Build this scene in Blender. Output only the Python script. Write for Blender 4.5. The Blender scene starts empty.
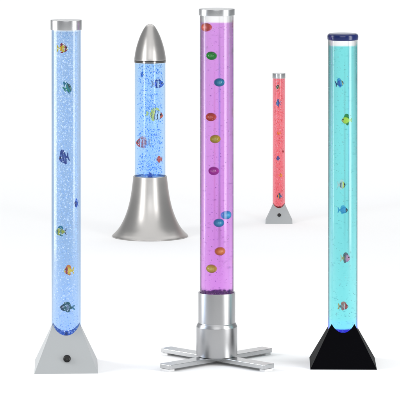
import bpy, math, random
from math import sin, cos, pi, radians, sqrt, log, exp, acos
from mathutils import Vector

scene = bpy.context.scene
COL = scene.collection

# ------------------------------------------------------------------ camera
# level camera with a lens shift (verticals stay vertical).  A point at distance D, side X, height Z lands at
# px = 200 + F*X/D , py = -HZ + F*(H-Z)/D in the 400 x 400 photograph.
F, HZ, H = 3300.0, 200.0, 1.62
cam = bpy.data.cameras.new('camera')
cam.sensor_width = 36.0
cam.lens = F / 400.0 * 36.0
cam.shift_y = -(200.0 + HZ) / 400.0
cam.clip_start, cam.clip_end = 0.1, 200.0
cam_ob = bpy.data.objects.new('camera', cam)
cam_ob.location = (0, 0, H)
cam_ob.rotation_euler = (radians(90), 0, 0)
COL.objects.link(cam_ob)
scene.camera = cam_ob


class Spot:
    """Standing place of a lamp: centre column cx and ground row g, both in photo pixels."""
    def __init__(s, cx, g):
        s.cx, s.g = cx, g
        s.s = (g + HZ) / H                # pixels per metre
        s.D = F / s.s
        s.loc = Vector(((cx - 200) / s.s, s.D, 0))

    def m(s, px): return px / s.s
    def z(s, py): return (s.g - py) / s.s

    def pt(s, px, py, dy=0.0):
        """world point seen at (px,py), dy metres nearer to the camera than the lamp's axis"""
        d = s.D - dy
        return Vector(((px - 200) * d / F, d, H - (py + HZ) * d / F))

    def inside(s, px, py, y, R, Ro, n=1.40):
        """point y metres in front of the axis inside a filled tube (outer radius Ro) that is seen, bent by the
        round wall, at (px,py); also how much the wall widens things there"""
        def bent(b):
            b = max(-.985 * Ro, min(.985 * Ro, b))
            th = math.asin(b / Ro)
            de = th - math.asin(b / (n * Ro))
            return b - math.tan(de) * (sqrt(Ro * Ro - b * b) - y)
        b = (px - s.cx) / s.s
        e = Ro * .02
        mag = 2 * e / max(1e-6, bent(b + e) - bent(b - e))
        return bent(b), max(1.0, min(1.6, mag))


# ------------------------------------------------------------------ mesh helpers
def link_mesh(name, verts, faces, mats, parent=None, loc=None, smooth=True, angle=35, mat_idx=None, bevel=0):
    me = bpy.data.meshes.new(name)
    me.from_pydata([tuple(v) for v in verts], [], faces)
    for m in (mats if isinstance(mats, (list, tuple)) else [mats]):
        me.materials.append(m)
    if mat_idx:
        for p, i in zip(me.polygons, mat_idx):
            p.material_index = i
    me.update()
    if smooth:
        for p in me.polygons:
            p.use_smooth = True
        me.set_sharp_from_angle(angle=radians(angle))
    o = bpy.data.objects.new(name, me)
    COL.objects.link(o)
    if parent is not None:
        o.parent = parent
    if loc is not None:
        o.location = loc
    if bevel:
        b = o.modifiers.new('bevel', 'BEVEL')
        b.width, b.segments, b.limit_method, b.angle_limit = bevel, 3, 'ANGLE', radians(30)
        b.harden_normals = False
    return o


def empty(name, loc, label, cat, group=None, rz=0):
    o = bpy.data.objects.new(name, None)
    o.empty_display_size = 0.05
    o.location = loc
    o.rotation_euler = (0, 0, rz)
    o['label'], o['category'] = label, cat
    if group:
        o['group'] = group
    COL.objects.link(o)
    return o


def lathe(profile, n=96):
    """profile: (r,z) from the outside bottom upward; r==0 ends become poles; closed if first==last"""
    V, Fc = [], []
    closed = profile[0] == profile[-1]
    prof = profile[:-1] if closed else profile
    idx = []
    for r, z in prof:
        if r < 1e-9:
            idx.append([len(V)] * n)
            V.append((0, 0, z))
        else:
            idx.append(list(range(len(V), len(V) + n)))
            V += [(r * cos(2 * pi * k / n), r * sin(2 * pi * k / n), z) for k in range(n)]
    rng = range(len(prof)) if closed else range(len(prof) - 1)
    for i in rng:
        a, b = idx[i], idx[(i + 1) % len(prof)]
        for k in range(n):
            q = [a[k], a[(k + 1) % n], b[(k + 1) % n], b[k]]
            u = []
            for t in q:
                if t not in u:
                    u.append(t)
            if len(u) > 2:
                Fc.append(u)
    return V, Fc


def round_profile(pts, rad=0.001, seg=4):
    """round the inner corners of an open (r,z) polyline"""
    out = [pts[0]]
    for i in range(1, len(pts) - 1):
        p0, p1, p2 = Vector(pts[i - 1]), Vector(pts[i]), Vector(pts[i + 1])
        a, b = p0 - p1, p2 - p1
        d = min(rad, a.length * .45, b.length * .45)
        A, B = p1 + a.normalized() * d, p1 + b.normalized() * d
        for k in range(seg + 1):
            t = k / seg
            q = A * (1 - t) ** 2 + p1 * 2 * t * (1 - t) + B * t * t
            out.append((q.x, q.y))
    out.append(pts[-1])
    return out


# ------------------------------------------------------------------ materials
def new_mat(name):
    m = bpy.data.materials.new(name)
    m.use_nodes = True
    nt = m.node_tree
    nt.nodes.clear()
    out = nt.nodes.new('ShaderNodeOutputMaterial')
    return m, nt, out


def solid(name, col, metallic=0.0, rough=0.4, grain=0.0, grain_scale=900, var=0.0, spec=0.5, coat=0.0):
    m, nt, out = new_mat(name)
    p = nt.nodes.new('ShaderNodeBsdfPrincipled')
    p.inputs['Base Color'].default_value = (*col, 1)
    p.inputs['Metallic'].default_value = metallic
    p.inputs['Roughness'].default_value = rough
    p.inputs['Specular IOR Level'].default_value = spec
    p.inputs['Coat Weight'].default_value = coat
    p.inputs['Coat Roughness'].default_value = 0.08
    nt.links.new(p.outputs[0], out.inputs['Surface'])
    if grain or var:
        tc = nt.nodes.new('ShaderNodeTexCoord')
        nz = nt.nodes.new('ShaderNodeTexNoise')
        nz.inputs['Scale'].default_value = grain_scale
        nz.inputs['Detail'].default_value = 3
        nt.links.new(tc.outputs['Object'], nz.inputs['Vector'])
        if grain:
            b = nt.nodes.new('ShaderNodeBump')
            b.inputs['Strength'].default_value = grain
            b.inputs['Distance'].default_value = 0.0004
            nt.links.new(nz.outputs['Fac'], b.inputs['Height'])
            nt.links.new(b.outputs['Normal'], p.inputs['Normal'])
        if var:
            n2 = nt.nodes.new('ShaderNodeTexNoise')
            n2.inputs['Scale'].default_value = 60
            n2.inputs['Detail'].default_value = 6
            nt.links.new(tc.outputs['Object'], n2.inputs['Vector'])
            mr = nt.nodes.new('ShaderNodeMapRange')
            mr.inputs['To Min'].default_value = max(0.02, rough - var)
            mr.inputs['To Max'].default_value = rough + var
            nt.links.new(n2.outputs['Fac'], mr.inputs['Value'])
            nt.links.new(mr.outputs[0], p.inputs['Roughness'])
            mx = nt.nodes.new('ShaderNodeMix')
            mx.data_type = 'RGBA'
            mx.inputs[6].default_value = (*[c * .94 for c in col], 1)
            mx.inputs[7].default_value = (*[min(1, c * 1.05) for c in col], 1)
            nt.links.new(nz.outputs['Fac'], mx.inputs[0])
            nt.links.new(mx.outputs[2], p.inputs['Base Color'])
    return m


def clear_wall_mat(name, absorb, skin):
    """clear acrylic: polished refracting outer skin; the inner skin touches the water (same index, no bending)"""
    m, nt, out = new_mat(name + ' ' + skin)
    if skin == 'outer':
        rf = nt.nodes.new('ShaderNodeBsdfRefraction')      # wall and fizzy water blur what lies far behind
        rf.inputs['Roughness'].default_value = 0.26
        rf.inputs['IOR'].default_value = 1.40
        gl = nt.nodes.new('ShaderNodeBsdfGlossy')
        gl.inputs['Roughness'].default_value = 0.10
        fr = nt.nodes.new('ShaderNodeFresnel')
        fr.inputs['IOR'].default_value = 1.49
        mix = nt.nodes.new('ShaderNodeMixShader')
        nt.links.new(fr.outputs[0], mix.inputs[0])
        nt.links.new(rf.outputs[0], mix.inputs[1])
        nt.links.new(gl.outputs[0], mix.inputs[2])
        nt.links.new(mix.outputs[0], out.inputs['Surface'])
    else:
        tr = nt.nodes.new('ShaderNodeBsdfTransparent')
        nt.links.new(tr.outputs[0], out.inputs['Surface'])
    return m


def sleeve_mat(name, absorb):
    """thin tinted sleeve round a column of fizz: polished skin, colour taken up inside the wall, no bending"""
    m, nt, out = new_mat(name)
    tr = nt.nodes.new('ShaderNodeBsdfTransparent')
    gl = nt.nodes.new('ShaderNodeBsdfGlossy')
    gl.inputs['Roughness'].default_value = 0.10
    fr = nt.nodes.new('ShaderNodeFresnel')
    fr.inputs['IOR'].default_value = 1.49
    ge = nt.nodes.new('ShaderNodeNewGeometry')
    sub = nt.nodes.new('ShaderNodeMath'); sub.operation = 'SUBTRACT'
    sub.inputs[0].default_value = 1.0
    nt.links.new(ge.outputs['Backfacing'], sub.inputs[1])
    mu = nt.nodes.new('ShaderNodeMath'); mu.operation = 'MULTIPLY'
    nt.links.new(fr.outputs[0], mu.inputs[0])
    nt.links.new(sub.outputs[0], mu.inputs[1])
    mix = nt.nodes.new('ShaderNodeMixShader')
    nt.links.new(mu.outputs[0], mix.inputs[0])
    nt.links.new(tr.outputs[0], mix.inputs[1])
    nt.links.new(gl.outputs[0], mix.inputs[2])
    nt.links.new(mix.outputs[0], out.inputs['Surface'])
    va = nt.nodes.new('ShaderNodeVolumeAbsorption')
    mx = max(absorb)
    va.inputs['Density'].default_value = mx
    va.inputs['Color'].default_value = (*[1 - a / mx for a in absorb], 1)
    nt.links.new(va.outputs[0], out.inputs['Volume'])
    return m


def water_mat(name, trans, path, glow, height=1.0):
    """dyed, lamp-lit water.  trans: colour left after crossing the full width 'path'; glow: list of
    (height fraction, rgb radiance added over the full width), put in for light from the foot and for paler tops."""
    m, nt, out = new_mat(name)
    tr = nt.nodes.new('ShaderNodeBsdfTransparent')
    nt.links.new(tr.outputs[0], out.inputs['Surface'])
    sig = [-log(max(1e-3, c)) / path for c in trans]
    mx = max(sig)
    va = nt.nodes.new('ShaderNodeVolumeAbsorption')
    va.inputs['Density'].default_value = mx
    va.inputs['Color'].default_value = (*[1 - a / mx for a in sig], 1)
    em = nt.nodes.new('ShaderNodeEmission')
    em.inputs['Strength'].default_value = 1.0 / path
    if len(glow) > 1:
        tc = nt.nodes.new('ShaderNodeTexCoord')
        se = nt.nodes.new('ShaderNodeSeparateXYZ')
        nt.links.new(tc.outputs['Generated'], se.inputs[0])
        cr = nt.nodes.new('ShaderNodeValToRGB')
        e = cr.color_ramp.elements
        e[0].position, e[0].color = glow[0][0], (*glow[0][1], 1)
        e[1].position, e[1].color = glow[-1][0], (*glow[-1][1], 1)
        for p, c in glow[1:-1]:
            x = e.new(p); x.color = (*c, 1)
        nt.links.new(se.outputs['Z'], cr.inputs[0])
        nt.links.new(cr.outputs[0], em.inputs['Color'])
    else:
        em.inputs['Color'].default_value = (*glow[0][1], 1)
    ad = nt.nodes.new('ShaderNodeAddShader')
    nt.links.new(va.outputs[0], ad.inputs[0])
    nt.links.new(em.outputs[0], ad.inputs[1])
    nt.links.new(ad.outputs[0], out.inputs['Volume'])
    return m


def bubble_mat(name, tint, body, fac, rough=0.15):
    """a bubble skin: partly see-through, partly a bright or dark film"""
    m, nt, out = new_mat(name)
    tr = nt.nodes.new('ShaderNodeBsdfTransparent')
    tr.inputs['Color'].default_value = (*tint, 1)
    df = nt.nodes.new('ShaderNodeBsdfDiffuse')
    df.inputs['Color'].default_value = (*body, 1)
    tl = nt.nodes.new('ShaderNodeBsdfTranslucent')
    tl.inputs['Color'].default_value = (*body, 1)
    p = nt.nodes.new('ShaderNodeMixShader')
    p.inputs[0].default_value = 0.5
    nt.links.new(df.outputs[0], p.inputs[1])
    nt.links.new(tl.outputs[0], p.inputs[2])
    mix = nt.nodes.new('ShaderNodeMixShader')
    mix.inputs[0].default_value = fac
    nt.links.new(tr.outputs[0], mix.inputs[1])
    nt.links.new(p.outputs[0], mix.inputs[2])
    nt.links.new(mix.outputs[0], out.inputs['Surface'])
    return m


def fish_mat(name, bands, wob=0.06):
    """painted plastic with cross bands from nose (0) to tail (1)"""
    m, nt, out = new_mat(name)
    p = nt.nodes.new('ShaderNodeBsdfPrincipled')
    p.inputs['Roughness'].default_value = 0.3
    nt.links.new(p.outputs[0], out.inputs['Surface'])
    tc = nt.nodes.new('ShaderNodeTexCoord')
    se = nt.nodes.new('ShaderNodeSeparateXYZ')
    nt.links.new(tc.outputs['Generated'], se.inputs[0])
    nz = nt.nodes.new('ShaderNodeTexNoise')
    nz.inputs['Scale'].default_value = 3.5
    nt.links.new(tc.outputs['Generated'], nz.inputs['Vector'])
    a = nt.nodes.new('ShaderNodeMath'); a.operation = 'MULTIPLY_ADD'
    a.inputs[1].default_value = wob * 2.4
    nt.links.new(nz.outputs['Fac'], a.inputs[0])
    inv = nt.nodes.new('ShaderNodeMath'); inv.operation = 'SUBTRACT'
    inv.inputs[0].default_value = 1.0 - wob * 1.2
    nt.links.new(se.outputs['X'], inv.inputs[1])
    nt.links.new(inv.outputs[0], a.inputs[2])
    cr = nt.nodes.new('ShaderNodeValToRGB')
    cr.color_ramp.interpolation = 'CONSTANT'
    e = cr.color_ramp.elements
    while len(e) > 1:
        e.remove(e[-1])
    e[0].position, e[0].color = 0.0, (*bands[0][1], 1)
    for pos, c in bands[1:]:
        x = e.new(pos); x.color = (*c, 1)
    nt.links.new(a.outputs[0], cr.inputs[0])
    nt.links.new(cr.outputs[0], p.inputs['Base Color'])
    return m


# ------------------------------------------------------------------ the setting: white seamless paper, lamps
M_paper = solid('white paper', (0.86, 0.86, 0.86), 0, 0.9, 0.05, 300, 0, 0.1)
W2, Y0, Y1, RC, TOP = 6.0, -4.0, 20.0, 2.0, 5.0
prof = [(Y0, 0.0)] + [(y, 0.0) for y in range(0, 19, 2)]
prof += [(Y1 - RC + RC * sin(t * pi / 2 / 12), RC - RC * cos(t * pi / 2 / 12)) for t in range(1, 13)] + [(Y1, TOP)]
V, Fc = [], []
for y, z in prof:
    V += [(-W2, y, z), (W2, y, z)]
for i in range(len(prof) - 1):
    Fc.append((2 * i, 2 * i + 1, 2 * i + 3, 2 * i + 2))
bd = link_mesh('studio_backdrop', V, Fc, M_paper, smooth=True)
bd['kind'] = 'structure'

world = bpy.data.worlds.new('World')
scene.world = world
world.use_nodes = True
bg = world.node_tree.nodes['Background']
bg.inputs[0].default_value = (0.94, 0.97, 1.0, 1)
bg.inputs[1].default_value = 0.42


def area(name, loc, target, sx, sy, radiance, col=(1, 1, 1)):
    l = bpy.data.lights.new(name, 'AREA')
    l.shape, l.size, l.size_y = 'RECTANGLE', sx, sy
    l.energy = radiance * pi * sx * sy
    l.color = col
    o = bpy.data.objects.new(name, l)
    o.location = loc
    d = Vector(target) - Vector(loc)
    o.rotation_euler = d.to_track_quat('-Z', 'Y').to_euler()
    COL.objects.link(o)
    return o


area('overhead_softbox', (0, 10.5, 6.5), (0, 10.5001, 0), 9, 19, 0.89)
area('left_strip_light', (-2.7, 9.5, 1.3), (0, 9.5, 1.3), 1.15, 2.6, 9.0)
area('right_strip_light', (2.6, 8.1, 1.3), (0, 9.8, 1.3), 0.95, 2.6, 8.5)
area('front_fill', (0, 2.6, 3.4), (0, 9.8, .4), 5.0, 2.0, 3.6)  # added fill, lightens the fronts of the lamps and the fish
area('backdrop_fill', (0, 15.0, 5.2), (0, 19.2, .6), 10, 2.0, 2.4)  # added fill, lifts the upper backdrop from grey to white

# ------------------------------------------------------------------ shared materials
M_alu = solid('brushed aluminium', (0.50, 0.505, 0.51), 1, 0.27, 0.02, 2500, 0.012)
M_satin = solid('satin silver paint', (0.40, 0.40, 0.405), 1, 0.33, 0.03, 2500, 0.03)
M_warm = solid('warm satin aluminium', (0.47, 0.455, 0.44), 1, 0.36, 0.03, 2500, 0.03)
M_rim = solid('polished dark rim', (0.22, 0.21, 0.20), 1, 0.18)
M_grey = solid('grey plastic', (0.34, 0.355, 0.36), 0.0, 0.42, 0.05, 1500, 0.05)
M_blackgl = solid('black plastic', (0.0008, 0.0008, 0.0016), 0, 0.55, 0.03, 1500, 0, 0.03)
M_knob = solid('black rubber', (0.006, 0.006, 0.006), 0, 0.35, 0, 0, 0, 0.35)
M_navy = solid('navy gloss plastic', (0.003, 0.010, 0.085), 0, 0.22, 0, 0, 0, 0.4)
M_white = solid('white rubber', (0.75, 0.75, 0.75), 0, 0.6)
M_eyew = solid('eye white', (0.8, 0.8, 0.78), 0, 0.25)


# ------------------------------------------------------------------ lamp parts
def acrylic(parent, R, t, z0, z1, absorb, name='tube', sleeve=False):
    n = 128
    V, Fc = lathe([(R, z0), (R, z1), (R - t, z1), (R - t, z0), (R, z0)], n)
    if sleeve:
        return link_mesh(name, V, Fc, sleeve_mat('tinted sleeve', absorb), parent)
    return link_mesh(name, V, Fc, [clear_wall_mat('clear acrylic', absorb, 'outer'), clear_wall_mat('clear acrylic', absorb, 'inner')],
                     parent, mat_idx=[0] * (2 * n) + [1] * n + [0] * n)


def water(parent, R, z0, z1, mat, meniscus=0.0015):
    prof = [(0, z0), (R, z0), (R, z1), (R * .97, z1 - meniscus * .5), (R * .9, z1 - meniscus), (0, z1 - meniscus)]
    V, Fc = lathe(prof, 96)
    return link_mesh('water', V, Fc, mat, parent)


def bubbles(parent, R, z0, z1, n, r0, r1, mat, seed, weight=None, rpow=0.5, squash=1.0, rmin=0.0):
    rnd = random.Random(seed)
    t = (1 + sqrt(5)) / 2
    iv = [Vector(v).normalized() for v in [(-1, t, 0), (1, t, 0), (-1, -t, 0), (1, -t, 0), (0, -1, t), (0, 1, t),
                                          (0, -1, -t), (0, 1, -t), (t, 0, -1), (t, 0, 1), (-t, 0, -1), (-t, 0, 1)]]
    fi = [(0, 11, 5), (0, 5, 1), (0, 1, 7), (0, 7, 10), (0, 10, 11), (1, 5, 9), (5, 11, 4), (11, 10, 2), (10, 7, 6),
          (7, 1, 8), (3, 9, 4), (3, 4, 2), (3, 2, 6), (3, 6, 8), (3, 8, 9), (4, 9, 5), (2, 4, 11), (6, 2, 10), (8, 6, 7),
          (9, 8, 1)]
    V, Fc = [], []
    k = 0
    while k < n:
        z = rnd.uniform(z0, z1)
        if weight and rnd.random() > weight((z - z0) / (z1 - z0)):
            continue
        r = r0 * (r1 / r0) ** (rnd.random() ** 1.6)
        q = (rmin + (1 - rmin) * rnd.random() ** rpow) * (R * .93 - r)
        a = rnd.uniform(0, 2 * pi)
        c = Vector((q * cos(a), q * sin(a), z))
        b = len(V)
        sz = r * squash * rnd.uniform(.85, 1.2)
        V += [(c.x + v.x * r, c.y + v.y * r, c.z + v.z * sz) for v in iv]
        Fc += [tuple(b + i for i in f) for f in fi]
        k += 1
    o = link_mesh('bubbles', V, Fc, mat, parent, smooth=True, angle=180)
    o['kind'] = 'stuff'
    return o


def cap_profile(R, z0, z1, rim=0.0012, skirt=0.0):
    return round_profile([(R * .5, z0 + (z1 - z0) * .5), (R - .0035, z0), (R, z0), (R, z1), (0, z1)], rim, 5)


def pyramid_foot(parent, Bx, By, px, py, zt, R, mat, bevel=0.0012, name='base', lip=0.0):
    """hollow tapering foot pierced by a round tube: four flat faces, each cut by the tube in a dip with horns at the
    four corners.  px,py: plan position of the horns."""
    sc = R / sqrt(px * px + py * py)
    px, py = px * sc, py * sc
    def zface(x, y): return min((Bx - abs(x)) * zt / (Bx - px), (By - abs(y)) * zt / (By - py))
    a0 = math.atan2(py, px)
    corners = [a0, pi - a0, pi + a0, 2 * pi - a0]           # +x+y, -x+y, -x-y, +x-y
    bot = [(Bx, By), (-Bx, By), (-Bx, -By), (Bx, -By)]
    V = [(x, y, 0.0) for x, y in bot]
    ring = []
    faces = []
    n = 24
    for s in range(4):
        A, B = corners[s], corners[(s + 1) % 4]
        if B < A:
            B += 2 * pi
        arc = []
        for k in range(n):
            t = A + (B - A) * k / n
            x, y = R * cos(t), R * sin(t)
            arc.append(len(V))
            V.append((x, y, zface(x, y)))
        ring += arc
        arc.append(None)
        faces.append((s, arc))
    firsts = [f[1][0] for f in faces]
    Fc = []
    for s, arc in faces:
        arc[-1] = firsts[(s + 1) % 4]
        Fc.append([s, (s + 1) % 4] + arc[::-1])
    # inner bore
    m = len(ring)
    low = []
    for i in ring:
        low.append(len(V))
        V.append((V[i][0], V[i][1], 0.004))
    for k in range(m):
        Fc.append((ring[k], low[k], low[(k + 1) % m], ring[(k + 1) % m]))
    Fc.append(low)
    Fc.append((3, 2, 1, 0))
    return link_mesh(name, V, Fc, mat, parent, smooth=False, bevel=bevel)


def button(parent, loc, tilt, r, mat):
    prof = [(0, 0), (r, 0), (r, r * .35), (r * .93, r * .6), (r * .7, r * .78), (r * .35, r * .84), (0, r * .85)]
    V, Fc = lathe(prof, 32)
    o = link_mesh('button', V, Fc, mat, parent, loc)
    o.rotation_euler = (tilt, 0, 0)
    return o


def nozzle(parent, r, z0, mat):
    prof = [(0, z0), (r, z0), (r, z0 + r * .5), (r * .6, z0 + r * .8), (r * .55, z0 + r * 1.6), (r * .3, z0 + r * 2),
            (0, z0 + r * 2)]
    V, Fc = lathe(prof, 32)
    return link_mesh('air_nozzle', V, Fc, mat, parent)


# ------------------------------------------------------------------ the little fish
def prism(outline, half):
    n = len(outline)
    V = [(x, -half, z) for x, z in outline] + [(x, half, z) for x, z in outline]
    Fc = [tuple(range(n)), tuple(range(2 * n - 1, n - 1, -1))]
    for k in range(n):
        Fc.append((k, n + k, n + (k + 1) % n, (k + 1) % n))
    return V, Fc


FM = {}
def flat_fish_mat(c):
    if c not in FM:
        FM[c] = solid('painted fin', c, 0, 0.35)
    return FM[c]


def fish(sp, px, py, length, height, face, bands, fin, tail, label, group, tilt=0, yaw=0, front=0.45, R=None, n=1.40,
         thick=0.34, tailh=0.8, dorsal=0.28, eye=True):
    """length/height in photo pixels, face +1 looks right, -1 looks left"""
    Ro = R * 1.075
    y = front * R
    for _ in range(12):                       # keep nose and tail inside the tube
        xi, mag = sp.inside(px, py, y, R, Ro, n)
        room = R * R * .95 - (abs(xi) + sp.m(length) / mag * .5 * cos(radians(yaw))) ** 2
        lim = sqrt(max(0, room)) - sp.m(height) * .2
        if y <= lim:
            break
        y = max(lim, y - R * .08)
    p = sp.pt(px, py, y)
    p.x = sp.loc.x + xi
    L, Ht = sp.m(length) / mag, sp.m(height)
    o = empty('toy_fish', p, label, 'toy fish', group)
    o.rotation_euler = (0, radians(-tilt * 1.0) * (1 if face > 0 else 1), radians((0 if face > 0 else 180) + yaw))
    bl = L * .74
    x0 = L * .5                                   # nose
    hb = Ht * (.5 if not dorsal else .40)
    prof = [(0, 0.0), (.03, .22), (.1, .5), (.22, .80), (.36, .97), (.48, 1.0), (.62, .88), (.76, .62), (.88, .36), (1, .22)]
    V, Fc, n = [], [], 20
    for t, h in prof[1:]:
        for k in range(n):
            a = 2 * pi * k / n
            V.append((x0 - bl * t, hb * h * thick * 1.25 * cos(a), hb * h * sin(a) - hb * .05))
    r = len(prof) - 1
    for i in range(r - 1):
        for k in range(n):
            Fc.append((i * n + k, (i + 1) * n + k, (i + 1) * n + (k + 1) % n, i * n + (k + 1) % n))
    V.append((x0, 0, -hb * .05))
    for k in range(n):
        Fc.append((len(V) - 1, k, (k + 1) % n))
    Fc.append(tuple((r - 1) * n + k for k in range(n))[::-1])
    link_mesh('body', V, Fc, fish_mat('painted fish body', bands), o, angle=60)
    th = L * .018
    xt = x0 - bl * .96
    tl = L * .5 - bl * .46
    tz = Ht * .5 * tailh
    tail_out = [(xt, hb * .16), (xt - tl * .45, tz * .75), (xt - tl * .95, tz), (xt - tl, tz * .72), (xt - tl * .72, 0),
                (xt - tl, -tz * .72), (xt - tl * .95, -tz), (xt - tl * .45, -tz * .75), (xt, -hb * .16)]
    V, Fc = prism(tail_out, th)
    link_mesh('tail_fin', V, Fc, flat_fish_mat(tail), o, smooth=False)
    if dorsal:
        top = [(x0 - bl * .22, hb * .72), (x0 - bl * .36, hb * .95 + Ht * dorsal * .55), (x0 - bl * .52, hb + Ht * dorsal * .75),
               (x0 - bl * .74, hb * .8 + Ht * dorsal * .8), (x0 - bl * .84, hb * .6 + Ht * dorsal * .4), (x0 - bl * .86, hb * .3)]
        V, Fc = prism(top, th)
        link_mesh('dorsal_fin', V, Fc, flat_fish_mat(fin), o, smooth=False)
        bot = [(x0 - bl * .42, -hb * .9), (x0 - bl * .6, -hb - Ht * dorsal * .45), (x0 - bl * .76, -hb * .85 - Ht * dorsal * .5),
               (x0 - bl * .86, -hb * .3)]
        V, Fc = prism(bot[::-1], th)
        link_mesh('belly_fin', V, Fc, flat_fish_mat(fin), o, smooth=False)
    if eye:
        er = Ht * .085
        ex, ez, ey = x0 - bl * .17, hb * .18, hb * .66 * thick * 1.25
        for sgn in (-1, 1):
            V, Fc = [], []
            for i in range(6):
                for k in range(12):
                    aa, bb = pi * i / 5, 2 * pi * k / 12
                    V.append((ex + er * sin(aa) * cos(bb), sgn * ey + er * .55 * cos(aa), ez + er * sin(aa) * sin(bb)))
            for i in range(5):
                for k in range(12):
                    Fc.append((i * 12 + k, i * 12 + (k + 1) % 12, (i + 1) * 12 + (k + 1) % 12, (i + 1) * 12 + k))
            link_mesh('eye', V, Fc, M_knob, o, angle=80)
    return o


YEL, ORA, RED, DRED = (.85, .55, .02), (.85, .22, .02), (.75, .04, .03), (.38, .02, .03)
TEAL, GRN, DGRN, NAVY = (.01, .20, .26), (.02, .28, .09), (.01, .11, .09), (.008, .035, .22)
BLU, SKY, BLK, WHT = (.015, .11, .55), (.03, .36, .75), (.01, .01, .015), (.8, .8, .78)
PINK, GREY, OLV = (.72, .28, .48), (.14, .15, .18), (.45, .42, .03)

# ================================================================== 1  tall blue lamp on the grey pyramid foot
GROUP = 'bubble lamps standing on white paper'
sp = Spot(66.2, 366.5)
A = empty('bubble_lamp', sp.loc, 'tall pale blue bubble lamp of dense fizz on a grey pyramid foot', 'bubble lamp', GROUP)
R = sp.m(14.8); t = sp.m(1.1); Ri = (R - t) * .995
zb = sp.z(338)
foot = pyramid_foot(A, sp.m(31.5), sp.m(42), 13.0, 7.0, sp.m(43), R * 1.012, M_grey)
foot.rotation_euler = (0, 0, math.atan2(-sp.loc.x, sp.D))
by = sp.m(42) - (sp.m(42) - sp.m(7.4)) * .30
slope = math.atan2(sp.m(43), sp.m(42) - sp.m(7.1))
button(foot, (sp.m(.8), -by - .0003, sp.m(43) * .30), pi / 2 - (pi / 2 - slope) , sp.m(3.7), M_knob)
acrylic(A, R, t, .005, sp.z(27.5), [-k * log(c) / (2 * R) for k, c in zip((2.9, 2.9, 3.2), (.36, .53, .80))], sleeve=True)
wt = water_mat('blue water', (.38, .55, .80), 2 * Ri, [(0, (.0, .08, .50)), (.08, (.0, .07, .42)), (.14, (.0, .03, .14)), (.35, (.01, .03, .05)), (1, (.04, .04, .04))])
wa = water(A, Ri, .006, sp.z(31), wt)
bubbles(wa, Ri, .02, sp.z(32), 7000, sp.m(.25), sp.m(.75), bubble_mat('fizz', (1, 1, 1), (.99, .99, .99), .9), 3,
        lambda u: .3 + .7 * u ** .8, .28)
V, Fc = lathe(cap_profile(sp.m(15.7), sp.z(29.6), sp.z(19.9)), 96)
link_mesh('cap', V, Fc, M_alu, A)
nozzle(A, sp.m(2.6), sp.z(337), solid('dark blue nozzle', (.005, .01, .06), 0, .3))
G = 'toy fish in the tall pale blue lamp'
kw = dict(group=G, R=Ri, n=1.001, front=.62)
fish(sp, 61.8, 48.4, 13, 9.5, 1, [(0, YEL), (.12, DRED), (.36, YEL), (.62, ORA), (.7, YEL)], DRED, YEL,
     'yellow toy fish with a dark red brow, topmost in the pale blue lamp', **kw)
fish(sp, 67, 88, 9.5, 12.5, 1, [(0, DGRN), (.4, TEAL), (.55, GRN), (.75, TEAL)], TEAL, GRN,
     'small dark green toy fish tilted nose up in the pale blue lamp', tilt=28, **kw)
fish(sp, 65, 157.5, 12, 12, -1, [(0, NAVY), (.3, (.1, .16, .36)), (.42, NAVY), (.6, (.1, .16, .36)), (.7, NAVY)], NAVY, NAVY,
     'navy toy fish with pale flecks and spiky fins in the pale blue lamp', tilt=-12, dorsal=.4, **kw)
fish(sp, 76.9, 203.5, 6.5, 8.5, -1, [(0, NAVY), (.3, BLU), (.6, NAVY)], BLU, NAVY,
     'small deep blue toy fish against the right edge of the pale blue lamp', yaw=55, group=G, R=Ri, n=1.001, front=.30)
fish(sp, 62, 231.5, 13, 9.5, -1, [(0, TEAL), (.25, OLV), (.55, TEAL), (.65, OLV)], TEAL, (.05, .06, .12),
     'teal backed toy fish with an olive yellow belly in the pale blue lamp', **kw)
fish(sp, 70, 270.5, 12, 9.5, -1, [(0, YEL), (.14, ORA), (.24, DRED), (.42, ORA), (.5, YEL)], ORA, YEL,
     'yellow toy fish with an orange red face band in the lower pale blue lamp', **kw)
fish(sp, 68.6, 307.4, 17.5, 9.5, -1, [(0, (.006, .04, .06)), (.3, DGRN), (.55, (.2, .24, .27)), (.72, DGRN)], DGRN, TEAL,
     'long dark green toy fish with a grey flank, lowest in the pale blue lamp', tailh=.55, **kw)

# ================================================================== 2  rocket lamp
sp = Spot(150.1, 236.4)
B = empty('bubble_lamp', sp.loc, 'rocket shaped blue bubble lamp with a pointed nose and flared metal skirt', 'bubble lamp', GROUP)
sk = [(37.6, 236.4), (37.9, 235.4), (37.0, 234.3), (34.6, 232), (31.6, 228.5), (29, 224.5), (26.2, 219), (23.8, 213), (21.9, 207), (20.2, 200),
      (19.0, 193.5), (18.1, 187), (17.3, 180.5), (16.9, 176.2)]
pts = [(sp.m(r), sp.z(y)) for r, y in sk]
pts[0] = (pts[0][0], 0.0)
def catmull(P, k=5):
    out = []
    for i in range(len(P) - 1):
        a, b, c, d = (Vector(P[max(i - 1, 0)]), Vector(P[i]), Vector(P[i + 1]), Vector(P[min(i + 2, len(P) - 1)]))
        for j in range(k):
            u = j / k
            q = .5 * ((2 * b) + (c - a) * u + (2 * a - 5 * b + 4 * c - d) * u * u + (3 * b - a - 3 * c + d) * u ** 3)
            out.append((q.x, max(0, q.y)))
    out.append(P[-1])
    return out
pts = [(0, 0)] + catmull(pts) + [(sp.m(16.5), sp.z(175.8)), (sp.m(15.7), sp.z(175.8)), (sp.m(15.6), sp.z(177.2)), (0, sp.z(177.2))]
V, Fc = lathe(pts, 160)
link_mesh('base', V, Fc, M_warm, B)
R = sp.m(15.4); t = sp.m(.9); Ri = (R - t) * .995
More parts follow.
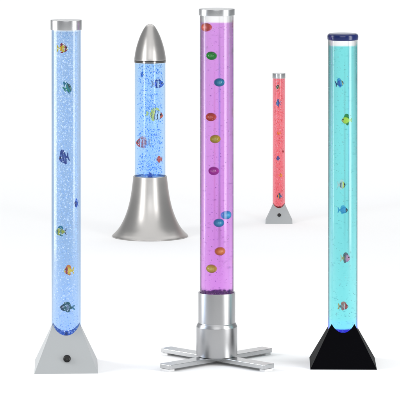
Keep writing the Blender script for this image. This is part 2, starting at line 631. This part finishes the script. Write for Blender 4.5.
acrylic(B, R, t, sp.z(177.0), sp.z(61), [-k * log(c) / (2 * R) for k, c in zip((2.9, 2.9, 3.2), (.40, .64, .95))], sleeve=True)
wt = water_mat('blue water', (.36, .61, .96), 2 * Ri, [(0, (.0, .05, .22)), (.3, (.02, .06, .12)), (1, (.05, .07, .08))])
wa = water(B, Ri, sp.z(176.95), sp.z(63), wt)
bub = bubble_mat('blue bubbles', (.66, .84, 1), (.14, .42, .88), .36)
bubbles(wa, Ri, sp.z(175.5), sp.z(64), 1500, sp.m(.16), sp.m(.62), bub, 5, lambda u: .45 + .55 * (.5 + .5 * sin(u * 23)), .5, 1.5)
bubbles(wa, Ri, sp.z(175.5), sp.z(64), 1300, sp.m(.22), sp.m(.62), bubble_mat('pale bubbles', (1, 1, 1), (.99, .99, .99), .9), 6, None, .3)
V, Fc = lathe([(sp.m(15.7), sp.z(62.4)), (sp.m(15.9), sp.z(62.2)), (sp.m(15.9), sp.z(60.4)), (sp.m(15.6), sp.z(60.2)), (0, sp.z(60.2)), (0, sp.z(62.4)),
               (sp.m(15.7), sp.z(62.4))], 96)
link_mesh('rim', V, Fc, M_rim, B)
cone = [(15.8, 60.0), (15.8, 58.5), (15.3, 55), (14.5, 50.5), (13.4, 46), (12.0, 41.5), (10.4, 37.0), (8.5, 32.8), (6.6, 29.2), (4.7, 26.4),
        (3.0, 24.9), (1.4, 24.1), (0, 23.9)]
pts = [(0, sp.z(60.0))] + catmull([(sp.m(r), sp.z(y)) for r, y in cone])
V, Fc = lathe(pts, 128)
link_mesh('nose_cone', V, Fc, M_warm, B)
nozzle(B, sp.m(2.4), sp.z(176.9), solid('blue nozzle', (.01, .06, .3), 0, .3))
G = 'toy fish in the rocket lamp'
kw = dict(group=G, R=Ri, n=1.001, front=.6)
fish(sp, 142, 74.8, 5, 5, 1, [(0, BLU), (.5, SKY), (.6, BLU)], BLU, BLU,
     'tiny bright blue toy fish, topmost in the rocket lamp', yaw=50, **kw)
fish(sp, 156.6, 83.8, 14.5, 9.5, 1, [(0, BLU), (.34, NAVY), (.44, (.75, .68, .66)), (.58, NAVY), (.74, BLU), (.86, (.4, .36, .36))], NAVY, (.35, .32, .36),
     'deep blue toy fish with one broad white band in the rocket lamp', dorsal=.15, **kw)
fish(sp, 153.2, 114.4, 20, 13, 1, [(0, (.8, .10, .03)), (.18, WHT), (.34, BLK), (.40, WHT), (.52, BLK), (.58, (.9, .72, .08)), (.74, BLK), (.79, (.9, .72, .08)), (.9, WHT)], (.9, .75, .12), (.85, .72, .15),
     'yellow and white toy angelfish with black bars and a red nose in the rocket lamp', tilt=-8, tailh=.4, dorsal=.22, **kw)
fish(sp, 144.3, 142.6, 17, 12, -1, [(0, (.75, .05, .03)), (.34, WHT), (.44, (.8, .16, .13)), (.58, (.85, .5, .45)), (.66, (.8, .16, .13)), (.85, WHT)], (.85, .35, .3), (.85, .55, .42),
     'red toy clownfish with a white collar and pale tail in the rocket lamp', dorsal=.18, tailh=.7, **kw)
fish(sp, 159.8, 159.4, 8, 7, -1, [(0, (.8, .07, .03)), (.6, (.85, .14, .06))], (.8, .1, .05), (.8, .1, .05),
     'small plain red toy fish, lowest in the rocket lamp', yaw=35, dorsal=.15, **kw)

# ================================================================== 3  purple lamp on crossed legs
sp = Spot(216.8, 362.5)
C = empty('bubble_lamp', sp.loc, 'tall purple bubble lamp with coloured balls on four flat crossed legs', 'bubble lamp', GROUP)
zl = sp.m(6.6); zl0 = sp.m(2.4)
for k, ang in enumerate((45, 135, 225, 315)):
    a = radians(ang)
    w, l0, l1 = sp.m(7.6), sp.m(4), sp.m(73)
    out = [(l0, -w), (l1 - sp.m(1.2), -w), (l1, -w + sp.m(1.2)), (l1, w - sp.m(1.2)), (l1 - sp.m(1.2), w), (l0, w)]
    n = len(out)
    dz = .0004 * k
    V = [(x * cos(a) - y * sin(a), x * sin(a) + y * cos(a), zl0 + dz) for x, y in out] + \
        [(x * cos(a) - y * sin(a), x * sin(a) + y * cos(a), zl + dz) for x, y in out]
    Fc = [tuple(range(n))[::-1], tuple(range(n, 2 * n))] + [(i, (i + 1) % n, n + (i + 1) % n, n + i) for i in range(n)]
    leg = link_mesh('leg', V, Fc, M_alu, C, smooth=False, bevel=.0012)
    xo, hw, hl = l1 - sp.m(4.6), sp.m(5.6), sp.m(3.6)
    po = [(xo - hl, -hw), (xo + hl, -hw), (xo + hl, hw), (xo - hl, hw)]
    V = [(x * cos(a) - y * sin(a), x * sin(a) + y * cos(a), z) for z in (0, zl0 - .0002) for x, y in po]
    link_mesh('foot_pad', V, [(3, 2, 1, 0), (4, 5, 6, 7)] + [(i, (i + 1) % 4, 4 + (i + 1) % 4, 4 + i) for i in range(4)],
              M_white, leg, smooth=False, bevel=.0006)
zc = zl + .0016
pr = round_profile([(0, zc), (sp.m(20.5), zc), (sp.m(20.5), sp.z(326.2)), (sp.m(19.2), sp.z(323.2)), (sp.m(18.5), sp.z(322.4)), (sp.m(18.5), sp.z(292.0)),
                    (sp.m(17.0), sp.z(292.0)), (sp.m(17.0), sp.z(294.4)), (0, sp.z(294.4))], .0012)
V, Fc = lathe(pr, 128)
link_mesh('collar', V, Fc, M_satin, C)
R = sp.m(16.8); t = sp.m(1.15); Ri = (R - t) * .995
acrylic(C, R, t, sp.z(294.2), sp.z(13), (4.2, 9.0, 2.2))
wt = water_mat('purple water', (.64, .25, .74), 2 * Ri, [(0, (.05, .0, .06)), (.15, (.04, .0, .05)), (1, (.09, .13, .09))])  # paler top is put into the glow, no source stands up there
wa = water(C, Ri, sp.z(294.15), sp.z(22.0), wt)
bubbles(wa, Ri, sp.z(291), sp.z(23), 170, sp.m(.22), sp.m(.55), bubble_mat('violet bubbles', (.75, .5, .9), (.36, .10, .5), .4), 7, lambda u: 1 - .6 * u, .5)
bubbles(wa, Ri, sp.z(294), sp.z(23), 900, sp.m(.2), sp.m(.55), bubble_mat('pale bubbles', (1, 1, 1), (.99, .98, .99), .8), 8, lambda u: .5 + .5 * u, .3)
bubbles(wa, Ri, sp.z(293.5), sp.z(289.8), 150, sp.m(.5), sp.m(1.3), bubble_mat('dark violet bubbles', (.6, .2, .75), (.34, .05, .5), .55), 9, None, .5, .8)
V, Fc = lathe(cap_profile(sp.m(18.0), sp.z(15.2), sp.z(8.8)), 96)
link_mesh('cap', V, Fc, M_alu, C)
nozzle(C, sp.m(2.5), sp.z(294.1), solid('violet nozzle', (.12, .01, .2), 0, .3))
G = 'coloured balls in the purple lamp'
def ball(px, py, c, label, front=.72, w=5.6, h=4.3):
    y = front * Ri
    for _ in range(12):
        xi, mag = sp.inside(px, py, y, Ri, R)
        lim = sqrt(max(0, (Ri * .98 - sp.m(w) / mag) ** 2 - xi * xi))
        if y <= lim:
            break
        y = max(lim, y - Ri * .08)
    p = sp.pt(px, py, y)
    p.x = sp.loc.x + xi
    n, r = 14, 28
    V, Fc = [], []
    V.append((0, 0, -1))
    for i in range(1, n):
        a = -pi / 2 + pi * i / n
        for k in range(r):
            b = 2 * pi * k / r
            V.append((cos(a) * cos(b), cos(a) * sin(b), sin(a)))
    V.append((0, 0, 1))
    for k in range(r):
        Fc.append((0, 1 + (k + 1) % r, 1 + k))
        Fc.append((len(V) - 1, len(V) - 1 - r + k, len(V) - 1 - r + (k + 1) % r))
    for i in range(n - 2):
        for k in range(r):
            Fc.append((1 + i * r + k, 1 + i * r + (k + 1) % r, 1 + (i + 1) * r + (k + 1) % r, 1 + (i + 1) * r + k))
    V = [(x * sp.m(w) / mag, q * sp.m(w) / mag, z * sp.m(h)) for x, q, z in V]
    o = link_mesh('ball', V, Fc, solid('coloured ball', c, 0, .2, .12, 160, .06, .6, .5), None, p)
    o.rotation_euler = (0, radians((px * 7 + py * 3) % 16 - 8), 0)
    o['label'], o['category'], o['group'] = label, 'ball', G
ball(206.0, 27.2, (0.920, 0.145, 0.072), 'bright red ball near the water line at the left edge of the purple lamp', .45)
ball(211.4, 55.6, (.005, .46, .03), 'green ball floating in the upper purple lamp')
ball(219.3, 82.2, (.01, .32, .50), 'dark blue ball between the green and brick red balls')
ball(210.9, 116.8, (0.754, 0.087, 0.029), 'brick red ball between the dark blue and mustard balls')
ball(215.2, 138.8, (0.609, 0.522, 0.014), 'mustard yellow ball just below the brick red one')
ball(213.7, 170.7, (0.551, 0.007, 0.435), 'magenta ball alone in the middle of the purple lamp')
ball(226.4, 214.8, (0.043, 0.551, 0.899), 'light blue ball by the right edge of the purple lamp', .45)
ball(218.8, 222.6, (.01, .36, .62), 'blue ball just left of and below the light blue one')
ball(220.0, 251.0, (0.899, 0.246, 0.022), 'orange ball in the lower purple lamp')
ball(211.4, 268.4, (0.797, 0.638, 0.029), 'yellow ball, lowest in the purple lamp')

# ================================================================== 4  small red lamp
sp = Spot(278.9, 221.6)
D = empty('bubble_lamp', sp.loc, 'small slim red bubble lamp on a light grey pyramid foot', 'bubble lamp', GROUP)
R = sp.m(6.35); t = sp.m(.5); Ri = (R - t) * .995
foot = pyramid_foot(D, sp.m(13.4), sp.m(18), 5.4, 3.1, sp.m(18.2), R * 1.015, M_grey, .0014)
slope = math.atan2(sp.m(18.2), sp.m(18) - sp.m(3.1))
foot.rotation_euler = (0, 0, math.atan2(-sp.loc.x, sp.D))
by = sp.m(18) - (sp.m(18) - sp.m(3.1)) * .43
button(foot, (sp.m(.3), -by - .0003, sp.m(18.2) * .43), slope, sp.m(1.75), M_knob)
acrylic(D, R, t, .005, sp.z(76.5), [-k * log(c) / (2 * R) for k, c in zip((3.0, 2.5, 2.5), (.88, .24, .28))], sleeve=True)
wt = water_mat('red water', (.87, .20, .24), 2 * Ri, [(0, (.06, .0, .0)), (.3, (.03, .01, .01)), (1, (.03, .03, .03))])
wa = water(D, Ri, .006, sp.z(78.2), wt)
bubbles(wa, Ri, .02, sp.z(79.5), 1300, sp.m(.2), sp.m(.5), bubble_mat('red fizz', (1, 1, 1), (.99, .98, .98), .9), 11,
        lambda u: .45 + .55 * u, .28, 1.5)
V, Fc = lathe(cap_profile(sp.m(6.5), sp.z(78.2), sp.z(73.2), .0008), 64)
link_mesh('cap', V, Fc, M_alu, D)
nozzle(D, sp.m(1.3), sp.z(208.5), solid('dark red nozzle', (.04, .003, .003), 0, .3))
G = 'toy fish in the small red lamp'
kw = dict(group=G, R=Ri, n=1.001, front=.6)
fish(sp, 278, 87.2, 4.8, 4.2, -1, [(0, DGRN), (.4, GRN), (.75, (.3, .3, .15))], DGRN, OLV,
     'green toy fish, topmost in the small red lamp', tilt=15, eye=False, **kw)
fish(sp, 278.5, 103.2, 5.4, 6.4, -1, [(0, BLU), (.35, SKY), (.55, BLU)], BLU, BLU,
     'large blue toy fish with tall fins in the upper small red lamp', dorsal=.35, **kw)
fish(sp, 278.8, 133.2, 4.6, 3.6, -1, [(0, ORA), (.35, (.6, .25, .03)), (.6, YEL)], ORA, YEL,
     'orange toy fish with a yellow tail in the middle of the small red lamp', eye=False, **kw)
fish(sp, 283.2, 151.4, 2.4, 3.2, -1, [(0, DRED), (.5, (.2, .01, .02))], DRED, DRED,
     'tiny dark red toy fish at the right edge of the small red lamp', yaw=40, group=G, R=Ri, n=1.001, front=.3, eye=False)
fish(sp, 278.3, 158.6, 4.2, 4.4, -1, [(0, BLU), (.5, (.02, .2, .5)), (.7, BLU)], BLU, BLU,
     'smaller blue toy fish just below the dark red one', dorsal=.3, **kw)
fish(sp, 280.2, 175.4, 4.2, 3.6, 1, [(0, YEL), (.4, DRED), (.55, YEL)], OLV, YEL,
     'yellow toy fish with a dark stripe in the lower small red lamp', eye=False, **kw)
fish(sp, 280, 196.2, 6.4, 5, -1, [(0, TEAL), (.25, YEL), (.48, (.01, .3, .4)), (.7, SKY)], TEAL, SKY,
     'teal toy fish with a yellow cheek, lowest in the small red lamp', **kw)

# ================================================================== 5  turquoise lamp on the black foot
sp = Spot(342.8, 363.5)
E = empty('bubble_lamp', sp.loc, 'tall turquoise bubble lamp with a navy cap on a black pyramid foot', 'bubble lamp', GROUP)
R = sp.m(14.7); t = sp.m(1.15); Ri = (R - t) * .995
foot = pyramid_foot(E, sp.m(33.0), sp.m(36), 11.2, 9.6, sp.m(41), R * 1.012, M_blackgl)
foot.rotation_euler = (0, 0, radians(-1.2))
acrylic(E, R, t, .005, sp.z(36), (6.0, 1.6, 1.6))
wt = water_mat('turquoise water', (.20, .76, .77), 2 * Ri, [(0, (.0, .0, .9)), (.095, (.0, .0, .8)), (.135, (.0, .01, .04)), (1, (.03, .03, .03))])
wa = water(E, Ri, .006, sp.z(45.5), wt)
bubbles(wa, Ri, .02, sp.z(47), 1100, sp.m(.2), sp.m(.5), bubble_mat('turquoise bubbles', (1, 1, 1), (.97, .99, .99), .8), 13, None, .35)
V, Fc = lathe(round_profile([(R * .5, sp.z(37)), (sp.m(14.9), sp.z(40.0)), (sp.m(15.4), sp.z(39.2)), (sp.m(15.6), sp.z(36.5)), (sp.m(15.2), sp.z(34.5)), (sp.m(13.6), sp.z(33.4)), (0, sp.z(33.2))], .002), 96)
link_mesh('cap', V, Fc, M_navy, E)
nz = nozzle(E, sp.m(3), sp.z(337), solid('blue nozzle', (.005, .01, .2), 0, .3))
G = 'toy fish in the tall turquoise lamp'
kw = dict(group=G, R=Ri, front=.62)
fish(sp, 338.4, 83.2, 10, 8.5, 1, [(0, SKY), (.1, (.8, .6, .2)), (.26, SKY), (.5, BLU), (.7, (.02, .2, .5))], SKY, NAVY,
     'bright blue toy fish, topmost in the turquoise lamp', tilt=12, **kw)
fish(sp, 347.2, 120, 12, 8.5, -1, [(0, (.85, .5, .2)), (.2, (.75, .78, .05)), (.7, (.6, .8, .1))], (.01, .25, .05), (.6, .75, .15),
     'lemon yellow toy fish with a dark green back fin in the turquoise lamp', dorsal=.5, tailh=.5, **kw)
fish(sp, 340.4, 184.6, 9.5, 9, 1, [(0, GREY), (.22, (.8, .75, .1)), (.42, WHT), (.58, GREY), (.76, WHT)], WHT, WHT,
     'white toy fish with two grey bars and a yellow patch in the turquoise lamp', **kw)
fish(sp, 341.6, 209.8, 12, 8, 1, [(0, (.03, .08, .12)), (.26, (.02, .36, .72)), (.8, (.03, .4, .7))], (.05, .45, .7), (.03, .42, .75),
     'blue toy fish with a dark head in the middle of the turquoise lamp', **kw)
fish(sp, 344.2, 257.8, 11.5, 9.5, 1, [(0, PINK), (.45, (.6, .35, .5)), (.55, GREY), (.72, (.55, .45, .12)), (.85, (.7, .5, .3))], GREY, (.85, .65, .45),
     'pink toy fish with a grey band in the lower turquoise lamp', **kw)
fish(sp, 342, 306, 12, 8, 1, [(0, (.55, .25, .22)), (.16, (.6, .05, .05)), (.42, WHT), (.52, (.5, .14, .12)), (.68, WHT), (.76, GREY)], (.6, .15, .12), (.75, .4, .08),
     'red and white banded toy fish, lowest in the turquoise lamp', **kw)

# ------------------------------------------------------------------ render settings
scene.render.engine = 'CYCLES'
cy = scene.cycles
cy.max_bounces = 14
cy.transmission_bounces = 10
cy.diffuse_bounces = 6
cy.glossy_bounces = 4
cy.transparent_max_bounces = 48
cy.volume_bounces = 0
cy.use_denoising = True
try:
    cy.denoiser = 'OPENIMAGEDENOISE'
except Exception:
    pass
cy.sample_clamp_indirect = 20
vs = scene.view_settings
vs.view_transform = 'Standard'
vs.look = 'None'
vs.exposure = 0
vs.gamma = 1
vs.use_curve_mapping = False
